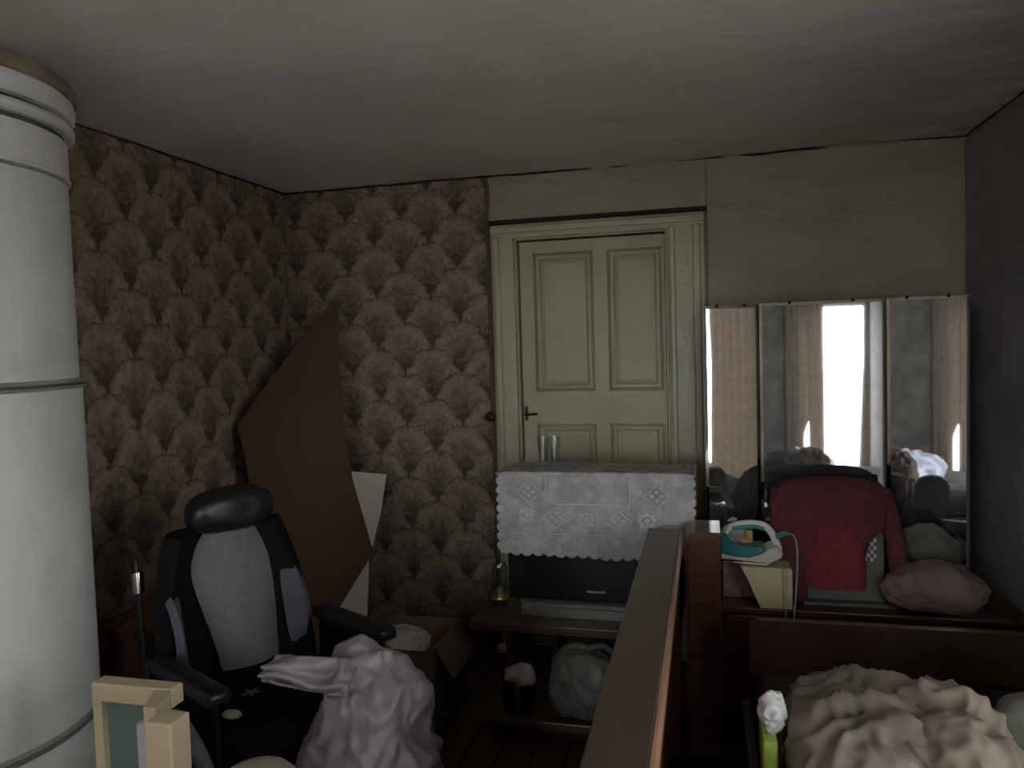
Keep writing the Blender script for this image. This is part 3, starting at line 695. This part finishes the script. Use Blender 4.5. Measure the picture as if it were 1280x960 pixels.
def motif(cx, cz, s, kind):
    b = nb(); cnt = [0]
    def q(x, z): return (cx+x*s, 2.958, cz+z*s)
    def cell(x, z, w_, th=.0):
        b_ = nb()
        P4 = [(x-w_, z), (x, z-w_), (x+w_, z), (x, z+w_)]
        cnt[0] += 1; yo = 2.9665-.00025*(cnt[0] % 32)
        A = [b.verts.new((cx+a*s*1.15, yo, cz+c*s)) for a, c in P4]; B4 = [b.verts.new((cx+a*s*1.15, yo+.006, cz+c*s)) for a, c in P4]
        b.faces.new(A); b.faces.new(B4[::-1])
        for i in range(4): b.faces.new((A[i], B4[i], B4[(i+1) % 4], A[(i+1) % 4]))
        b_.free()
    if kind == 'diamond':
        for a, c in ((.0, .30), (.30, 0), (0, -.30), (-.30, 0)): cell(a, c, .2)
        for k in range(4):
            a = k*math.pi/2; 
            for t in (0, .2, .4, .6, .8):
                x_, z_ = math.cos(a)*(1-t)+math.cos(a+math.pi/2)*t, math.sin(a)*(1-t)+math.sin(a+math.pi/2)*t
                cell(x_*.82, z_*.82, .13)
    else:
        for k in range(8):
            a = k*math.pi/4; cell(.48*math.cos(a), .48*math.sin(a), .27 if k % 2 else .2)
        cell(0, 0, .3)
    lo('motif', b, lw, dl)
for cx, cz, k in ((-.69, .905, 'diamond'), (-.185, .895, 'diamond'), (-.58, .805, 'diamond'), (-.335, .795, 'diamond')): motif(cx, cz, .052, k)
for cx, cz in ((-.70, .812), (-.46, .80), (-.225, .80)): motif(cx, cz, .048, 'flower')
b = nb(); box(b, -.62, -.29, 2.967, 2.972, .855, .862); box(b, -.77, -.11, 2.967, 2.972, .735, .739); box(b, -.622, -.616, 2.967, 2.972, .862, .965); box(b, -.292, -.286, 2.967, 2.972, .862, .965)
lo('woven_stripe', b, lw, dl)

# two slim glasses on the television
gl0 = empty('slim_glass', (-.675, 3.20, .982), label='left one of two slim glasses standing on the lace cloth', cat='glass')
gb = nb(); lathe(gb, [(.019, 0), (.020, .008), (.026, .115), (.0245, .115), (.018, .012)], n=24)
obj('glass_body', gb, M['glass'], gl0, smooth='auto'); obj('base', lathe(nb(), [(.017, .0005), (.017, .007)], n=20), M['lightgrey'], gl0)
g2 = copy_tree(gl0); g2.location = (-.627, 3.21, .982); g2['label'] = 'right one of two slim glasses standing on the lace cloth'
# jar left of the television
jr = empty('glass_jar', (-.845, 3.05, .40), label='small clear jar with gold lid edge on the stand left of the television', cat='jar')
obj('jar_body', lathe(nb(), [(.028, 0), (.033, .01), (.033, .17), (.026, .19), (.024, .19), (.030, .168), (.030, .012)], n=24), M['glass'], jr, smooth='auto')
obj('gold_ring', lathe(nb(), [(.034, .035), (.036, .04), (.034, .045)], n=24), M['brass'], jr)
# items on the lower shelf
pt = empty('black_pot', (-.715, 2.80, .09), label='small glossy black pot with crumpled white paper, left on the lower shelf', cat='pot')
obj('pot_body', lathe(nb(), [(.045, 0), (.060, .02), (.066, .07), (.060, .125), (.055, .13), (.052, .12)], n=32), M['black'], pt, smooth='auto')
obj('crumpled_paper', blob(nb(), (.005, 0, .135), (.052, .045, .035), .014, 16, 4, 3), M['whitecloth'], pt, smooth=True)
bg_ = empty('carrier_bag', (-.47, 2.86, .09), label='pale grey-green plastic carrier bag filled on the lower television stand shelf', cat='bag')
lo('bag_body', blob(nb(), (-.465, 2.87, .195), (.125, .11, .125), .02, 9, 6, 9, zmin=.092, power=.85), M['whitebag'], bg_, smooth=True)
for i, (xs, zs) in enumerate(((-.49, .315), (-.40, .305))):
    lo('bag_handle', tube(nb(), smoothpath([(xs-.06, 2.85, .27), (xs-.045, 2.84, .325), (xs+.01, 2.84, .345), (xs+.05, 2.85, .31), (xs+.06, 2.86, .27)]), .012, 8), M['greypanel'] if i else M['whitebag'], bg_, smooth=True)
lo('blue_print', bx(-.402, -.372, 2.745, 2.756, .205, .225, bev=.004), mat('blue_print', (.05, .05, .22), .5), bg_)
sk = tag(obj('socket_box', bx(-1.0, -.945, 3.52, 3.575, .0, .03, bev=.006), M['whiteplastic'], smooth='auto'), 'small white plastic piece on the floor by the wallpaper end', 'box')

# ================================================================ PARTITION (long narrow-topped board unit)
pa = empty('bed_side_unit', (-.145, 2.05, 0), label='long narrow wooden side unit with orange-lit varnished edge left of the bed', cat='cabinet')
lo('top', bx(-.212, -.098, .55, 2.85, .775, .80, bev=.004), M['partition'], pa)
b = nb(); prism(b, [(-.098, .80), (-.092, .798), (-.085, .790), (-.084, .775), (-.098, .775)], 2.28, lambda u, v, w: (u, .55+w, v)); lo('edge_moulding', b, M['edge'], pa)
lo('side_board', bx(-.20, -.18, .56, 2.84, .0, .775), M['partition'], pa); lo('side_board', bx(-.125, -.102, .56, 2.84, .0, .775), M['dresser'], pa)
lo('end_board', bx(-.18, -.125, .56, .58, 0, .775), M['partition'], pa); lo('end_board', bx(-.18, -.125, 2.82, 2.84, 0, .775), M['partition'], pa)

# ================================================================ DRESSING TABLE with triple mirror
dt = empty('dressing_table', (.5, 3.1, 0), label='red-brown dressing table with tall triple mirror against the cream wall', cat='dresser')
# left pedestal, rounded top-left corner
prof = [(-.078, .0), (.045, 0), (.045, .812), (-.045, .812), (-.063, .806), (-.074, .792), (-.078, .77)]
b = nb(); prism(b, prof, .19, lambda u, v, w: (u, 2.76+w, v)); lo('pedestal', b, M['dresser'], dt)
lo('door', bx(-.070, .038, 2.752, 2.7595, .05, .77, bev=.003), M['dresser'], dt)
lo('table_top', bx(.047, 1.045, 2.90, 3.40, .478, .50, bev=.004), M['dresser'], dt)
lo('body', bx(.05, 1.04, 2.93, 3.40, .10, .475), M['dresser'], dt)
lo('plinth', bx(.07, 1.02, 2.96, 3.38, 0, .10), M['dark'], dt)
for i in range(2):
    x = .062+i*.49; dr = lo('drawer', bx(x, x+.478, 2.915, 2.93, .30, .465, bev=.003), M['dresser'], dt)
    k = obj('knob', lathe(nb(), [(.008, 0), (.008, .012), (.014, .016), (.014, .022), (.006, .026)], n=16), M['brass'], dr, smooth='auto', loc=(x+.24, 2.915, .38), rot=(R(90), 0, 0))
    lo('cupboard_door', bx(x, x+.478, 2.915, 2.93, .11, .29, bev=.003), M['dresser'], dt)
lo('right_wing_top', bx(.97, 1.05, 2.95, 3.38, .5005, .512), M['dresser'], dt)
# mirrors: hinge lines and wings folded forward
def mirror_leaf(p, q, z0, z1):
    p, q = Vector(p), Vector(q); t = (q-p); Lm = t.length; t.normalize(); n = Vector((t.y, -t.x, 0))   # faces the room
    h = .0
    def P3(a, dpt, z): v = p+t*a+n*dpt; return (v.x, v.y, z)
    b = nb(); bw = .012; zs = (z0, z1)
    o_ = [P3(0, 0, z0), P3(Lm, 0, z0), P3(Lm, 0, z1), P3(0, 0, z1)]; i_ = [P3(bw, .003, z0+bw), P3(Lm-bw, .003, z0+bw), P3(Lm-bw, .003, z1-bw), P3(bw, .003, z1-bw)]
    bk = [P3(0, -.004, z0), P3(Lm, -.004, z0), P3(Lm, -.004, z1), P3(0, -.004, z1)]
    V = [b.verts.new(v) for v in i_]; b.faces.new(V); K = [b.verts.new(v) for v in bk]; b.faces.new(K[::-1])
    leaf = lo('mirror_glass', b, M['mirror'], dt)
    b = nb(); O = [b.verts.new(v) for v in o_]; I = [b.verts.new(v) for v in i_]; K = [b.verts.new(v) for v in bk]
    for k in range(4): b.faces.new((O[k], O[(k+1) % 4], I[(k+1) % 4], I[k])); b.faces.new((O[k], K[k], K[(k+1) % 4], O[(k+1) % 4]))
    obj('bevelled_edge', b, M['bevel'], leaf)
    b = nb(); A = [P3(.004, -.005, z0), P3(Lm-.004, -.005, z0), P3(Lm-.004, -.02, z0), P3(.004, -.02, z0)]
    lowv = [b.verts.new(v) for v in A]; hiv = [b.verts.new((v[0], v[1], z1-.004)) for v in A]
    b.faces.new(lowv); b.faces.new(hiv[::-1])
    for k in range(4): b.faces.new((lowv[k], hiv[k], hiv[(k+1) % 4], lowv[(k+1) % 4]))
    obj('backing_board', b, M['darkwood'], leaf)
    for a_, zc in ((.25, z1), (.75, z1), (.2, z0), (.8, z0)):
        v = p+t*(Lm*a_)+n*.002; obj('clip', bx(v.x-.006, v.x+.006, v.y-.005, v.y+.003, zc-.006, zc+.006, bev=.002, seg=1), M['iron'], leaf)
ZT, ZB = 1.632, .502
cL = Vector((.222, 3.33, 0)); cR = cL+Vector((math.cos(R(-3)), math.sin(R(-3)), 0))*.475
wL = cL-Vector((math.cos(R(12)), math.sin(R(12)), 0))*.228
wR = cR+Vector((math.cos(R(-10.5)), math.sin(R(-10.5)), 0))*.288
mirror_leaf(wL, cL-Vector((.004, 0, 0)), ZB, ZT-.004); mirror_leaf(cL, cR, ZB, ZT); mirror_leaf(cR+Vector((.004, 0, 0)), wR, ZB, ZT)

# ---- things on the dressing table
# red sweater over a charcoal panel
fp = empty('framed_panel', (.48, 3.02, .50), label='charcoal grey upright panel under the red sweater on the dressing table', cat='panel')
lo('board', bx(.315, .625, 3.0, 3.018, .507, .945, bev=.004), M['greypanel'], fp); lo('base', bx(.34, .66, 2.96, 3.06, .501, .515, bev=.004), M['greypanel'], fp)
b = nb()
for i in range(4):
    for j in range(9):
        if (i+j) % 2 == 0: box(b, .555+i*.011, .565+i*.011, 2.994, 2.9995, .66+j*.014, .673+j*.014)
lo('checked_label', b, M['packwhite'], fp)
sw = empty('red_sweater', (.45, 3.0, .95), label='dark red sweater draped over the panel in front of the mirror', cat='sweater')
def interp(z, tab):
    tab = sorted(tab)
    if z <= tab[0][0]: return tab[0][1]
    for (a, x), (b_, y) in zip(tab, tab[1:]):
        if z <= b_: t = (z-a)/(b_-a); t = t*t*(3-2*t); return x+(y-x)*t
    return tab[-1][1]
def sheet(name, left, right, z0, z1, yb, m, seed, amp=.02, back=.12, fs=5, nu=60, nv=70, par=sw, top_round=.03, edge_drop=0):
    def fn(u, v):
        tot = (z1-z0)+back; s = v*tot; zz = z0+min(s, z1-z0)
        xl, xr = interp(zz, left), interp(zz, right); x = xl+(xr-xl)*u
        a = abs(u-.5)*2
        sag = edge_drop*a**4
        if s <= z1-z0:
            t = (z1-zz); y = yb-.012-.05*min(1, t/.1)*.45 - amp*fold((x*1.6, 0, zz*.55), fs, seed)-.35*amp*fold((x, 0, zz), fs*2.5, seed+1)+.02*a**3
            k_ = min(1, t/top_round); k_ = math.sin(k_*math.pi/2); y = y*k_+(yb+.006)*(1-k_); z = zz-sag
            if t < top_round: z = z1-top_round+math.cos(math.asin(min(1, t/top_round)))*top_round*0+ (top_round-t) - sag
        else:
            t = s-(z1-z0); y = yb+.03+min(t, .03)*.4; z = z1-t-sag
        return (x, y, z)
    return lo(name, grid(nb(), nu, nv, fn, .005), M[m], par, smooth=True)
sheet('sweater_body', [(.58, .305), (.70, .265), (.80, .225), (.90, .232), (.966, .262)], [(.58, .53), (.68, .54), (.76, .565), (.83, .615), (.90, .645), (.966, .615)], .60, .972, 2.985, 'maroon', 1.0, .016, edge_drop=.025)
sheet('front_fold', [(.55, .345), (.65, .345), (.79, .372)], [(.55, .545), (.65, .548), (.79, .535)], .575, .80, 2.955, 'red', 2.2, .010, back=0, nu=40, nv=40, top_round=.015)
sheet('sleeve', [(.52, .30), (.6, .282), (.72, .262), (.84, .225), (.93, .235)], [(.52, .355), (.6, .352), (.72, .345), (.84, .33), (.93, .33)], .515, .93, 2.99, 'maroon', 3.3, .010, back=0, nu=24, nv=50)
sheet('sleeve', [(.60, .648), (.72, .628), (.84, .60), (.93, .58)], [(.60, .705), (.72, .692), (.84, .668), (.93, .648)], .615, .93, 2.995, 'maroon', 4.4, .008, back=0, nu=24, nv=50)

for grp in (fp, sw):                     # the panel leans back on the mirror and the sweater with it
    for ch_ in grp.children:
        off = Vector(grp.location)
        for v in ch_.data.vertices:
            p = v.co; k_ = (p.z-.5)/.47
            v.co = Vector((p.x*(1+.05*k_), p.y+.155*k_, p.z-.028*k_))
# box and cream block under the iron
bu = tag(obj('patterned_box', bx(.055, .225, 3.012, 3.15, .5015, .648, bev=.004), M['redbrown']), 'red-brown patterned box under the steam iron on the dressing table', 'box')
cb = empty('cream_adapter', (.25, 2.93, .50), label='cream plastic box with slanted side beside the patterned box', cat='box')
b = nb(); prism(b, [(.118, .652), (.293, .652), (.297, .64), (.297, .505), (.292, .5015), (.185, .5015), (.165, .55), (.145, .60)], .10, lambda u, v, w: (u, 2.85+w, v)); lo('case', b, M['creambox'], cb)
for v in [o_ for o_ in cb.children]: v.location.y += .055
lo('side_shadow_line', bx(.262, .266, 2.9015, 2.905, .502, .652), mat('cream_shadow_line', (.42, .38, .24), .6), cb)  # thin strip in darker cream, drawn in as a shadow line
# steam iron, nose left, handle loop
ir = empty('steam_iron', (.16, 2.97, .655), label='white and teal steam iron resting on the boxes, nose to the left', cat='iron')
def iprof(pts, d0, d1, taper=.6): 
    b = nb(); n = len(pts); L3 = []
    for k, (w_, s_) in enumerate(((d0, .0), (d0+.008, 1), (d1-.008, 1), (d1, .0))):
        ring = []
        cx_ = sum(p[0] for p in pts)/n; cz_ = sum(p[1] for p in pts)/n
        for x, z in pts:
            ins = 1-.06*(1-s_); xx = cx_+(x-cx_)*ins; zz = cz_+(z-cz_)*ins
            half = (w_-(d0+d1)/2); nt = min(1, .25+max(0, (x-.055)/.10)) if taper else 1
            ring.append(b.verts.new((xx, (d0+d1)/2+half*nt, zz)))
        L3.append(ring)
    b.faces.new(L3[0]); b.faces.new(L3[-1][::-1])
    for A, Bq in zip(L3, L3[1:]):
        for i in range(n): b.faces.new((A[i], A[(i+1) % n], Bq[(i+1) % n], Bq[i]))
    return b
lo('soleplate', iprof([(.052, .6565), (.215, .6565), (.225, .664), (.050, .664)], 2.915, 3.025), M['chrome'], ir)
lo('lower_shell', iprof([(.052, .6645), (.22, .6645), (.262, .684), (.268, .70), (.25, .725), (.225, .722), (.195, .700), (.15, .683), (.10, .680), (.050, .684)], 2.915, 3.025), M['whiteplastic'], ir, smooth='auto')
lo('water_tank', iprof([(.052, .6845), (.10, .6815), (.15, .6845), (.195, .702), (.205, .722), (.15, .722), (.11, .728), (.085, .74), (.068, .764), (.055, .752)], 2.92, 3.02), M['tealplastic'], ir, smooth='auto')
b = nb(); tube(b, smoothpath([(.066, 2.97, .762), (.09, 2.97, .786), (.13, 2.97, .797), (.175, 2.97, .799), (.21, 2.97, .79), (.232, 2.97, .765), (.25, 2.97, .725), (.256, 2.97, .70)]), .014, 12, radii=None)
lo('handle', b, M['whiteplastic'], ir, smooth='auto')
b = nb(); tube(b, smoothpath([(.09, 2.958, .7825), (.13, 2.956, .789), (.175, 2.956, .791), (.205, 2.957, .782)]), .008, 8); lo('handle_grip', b, M['tealplastic'], ir, smooth='auto')
lo('dial', blob(nb(), (.135, 2.965, .737), (.030, .022, .012), 0, 3, 3), M['orange'], ir, smooth=True)
lo('cord_sleeve', tube(nb(), [(.248, 2.965, .755), (.288, 2.955, .772)], .009, 10, radii=[.012, .008]), M['tealplastic'], ir, smooth='auto')
lo('cord', tube(nb(), smoothpath([(.286, 2.955, .771), (.305, 2.93, .768), (.312, 2.89, .74), (.312, 2.885, .66), (.306, 2.885, .56), (.300, 2.885, .49), (.300, 2.885, .44), (.297, 2.885, .40)]), .0028, 6), M['blueedge'], ir)
tag(obj('hanging_wire', tube(nb(), smoothpath([(.268, 2.96, .653), (.272, 2.89, .656), (.274, 2.888, .60), (.272, 2.886, .5), (.270, 2.886, .41)]), .0022, 6), M['blueedge']), 'thin pale wire hanging over the cream box and table edge', 'cable')
pk = empty('tissue_packet', (.06, 3.07, .65), label='crumpled white and yellow packet behind the steam iron', cat='packet')
obj('packet_body', blob(nb(), (.045, .03, .055), (.06, .03, .055), .010, 14, 4, 6, zmin=.002), M['packwhite'], pk, smooth=True)
obj('yellow_band', bx(.085, .11, -.01, .05, .03, .10, bev=.004), M['yellow'], pk)
# pinkish bundle right, olive cloth behind
tag(obj('cloth_bundle', blob(nb(), (.775, 2.96, .585), (.165, .085, .085), .018, 9, 5, 7, lobes=[((-.3, 0, 1), .12, 4)], zmin=.515), M['pinkbag'], smooth=True), 'pinkish-brown cloth bundle at the right end of the dressing table', 'bundle')
tag(obj('folded_cloth', blob(nb(), (.80, 3.165, .645), (.12, .035, .135), .014, 9, 5, 8, zmin=.515), M['olive'], smooth=True), 'olive-grey folded cloth standing between the pinkish bundle and the mirror', 'cloth')

# ================================================================ BED
bd = empty('bed', (.58, 1.1, 0), label='wooden single bed with plain dark headboard before the dressing table', cat='bed')
b = nb(); pts = [(.125, .0), (1.06, 0), (1.06, .60)]
for k in range(9): a = R(90+k*90/8); pts.append((.125+.03+.03*math.cos(a), .57+.03*math.sin(a)))
prism(b, pts, .03, lambda u, v, w: (u, 2.50+w, v)); lo('headboard', b, M['headboard'], bd)
lo('footboard', bx(.10, 1.06, .02, .05, 0, .36, bev=.006), M['headboard'], bd)
lo('side_rail', bx(.10, .125, .05, 2.50, .18, .34), M['headboard'], bd); lo('side_rail', bx(1.035, 1.06, .05, 2.50, .18, .34), M['headboard'], bd)
b = nb(); box(b, .13, 1.03, .06, 2.49, .25, .45, bev=.04, seg=3); lo('mattress', b, M['mattress'], bd, smooth='auto')
b = nb(); blob(b, (.303, 1.62, .60), (.15, .24, .165), .032, 8, 6, 11, zmin=.453, power=.8)
blob(b, (.455, 1.60, .595), (.105, .25, .18), .032, 8, 6, 12, zmin=.453, power=.9)
for q in ((.285, .165), (.455, .18)): pass
tag(obj('crumpled_blanket', b, M['blanket'], smooth=True), 'big heap of crumpled beige bedding piled on the bed', 'bedding')
sn = empty('snack_packet', (.115, 1.45, .50), label='slim packet with white top and green and red print left of the bedding heap', cat='packet')
lo('packet_body', bx(.101, .126, 1.55, 1.65, .453, .70, bev=.008), M['redprint'], sn, smooth='auto')
lo('green_band', bx(.099, .128, 1.545, 1.655, .63, .703, bev=.008), M['green'], sn, smooth='auto')
lo('white_top', blob(nb(), (.118, 1.6, .735), (.022, .038, .034), .011, 26, 5, 2), M['packwhite'], sn, smooth=True)
pl = tag(obj('blue_grey_pillow', blob(nb(), (.79, 1.55, .52), (.20, .19, .075), .012, 5, 5, 14, zmin=.453, power=.75), M['bluecloth'], smooth=True), 'blue-grey pillow on the bed right of the bedding heap', 'pillow')
pq = empty('printed_packet', (.66, 1.86, .50), label='teal and orange printed packet leaning behind the blue-grey pillow', cat='packet')
lo('packet_body', blob(nb(), (.69, 1.86, .57), (.085, .04, .125), .008, 10, 4, 15, zmin=.453, power=.7), M['packteal'], pq, smooth=True)
lo('orange_band', bx(.66, .73, 1.812, 1.822, .61, .635, bev=.003), M['orange'], pq)
bwc = tag(obj('laundry_pile', blob(nb(), (.42, .62, .54), (.20, .22, .10), .03, 8, 5, 17, zmin=.453), M['bluewhite'], smooth=True), 'blue and white laundry pile on the foot of the bed, seen only in the mirror', 'laundry')
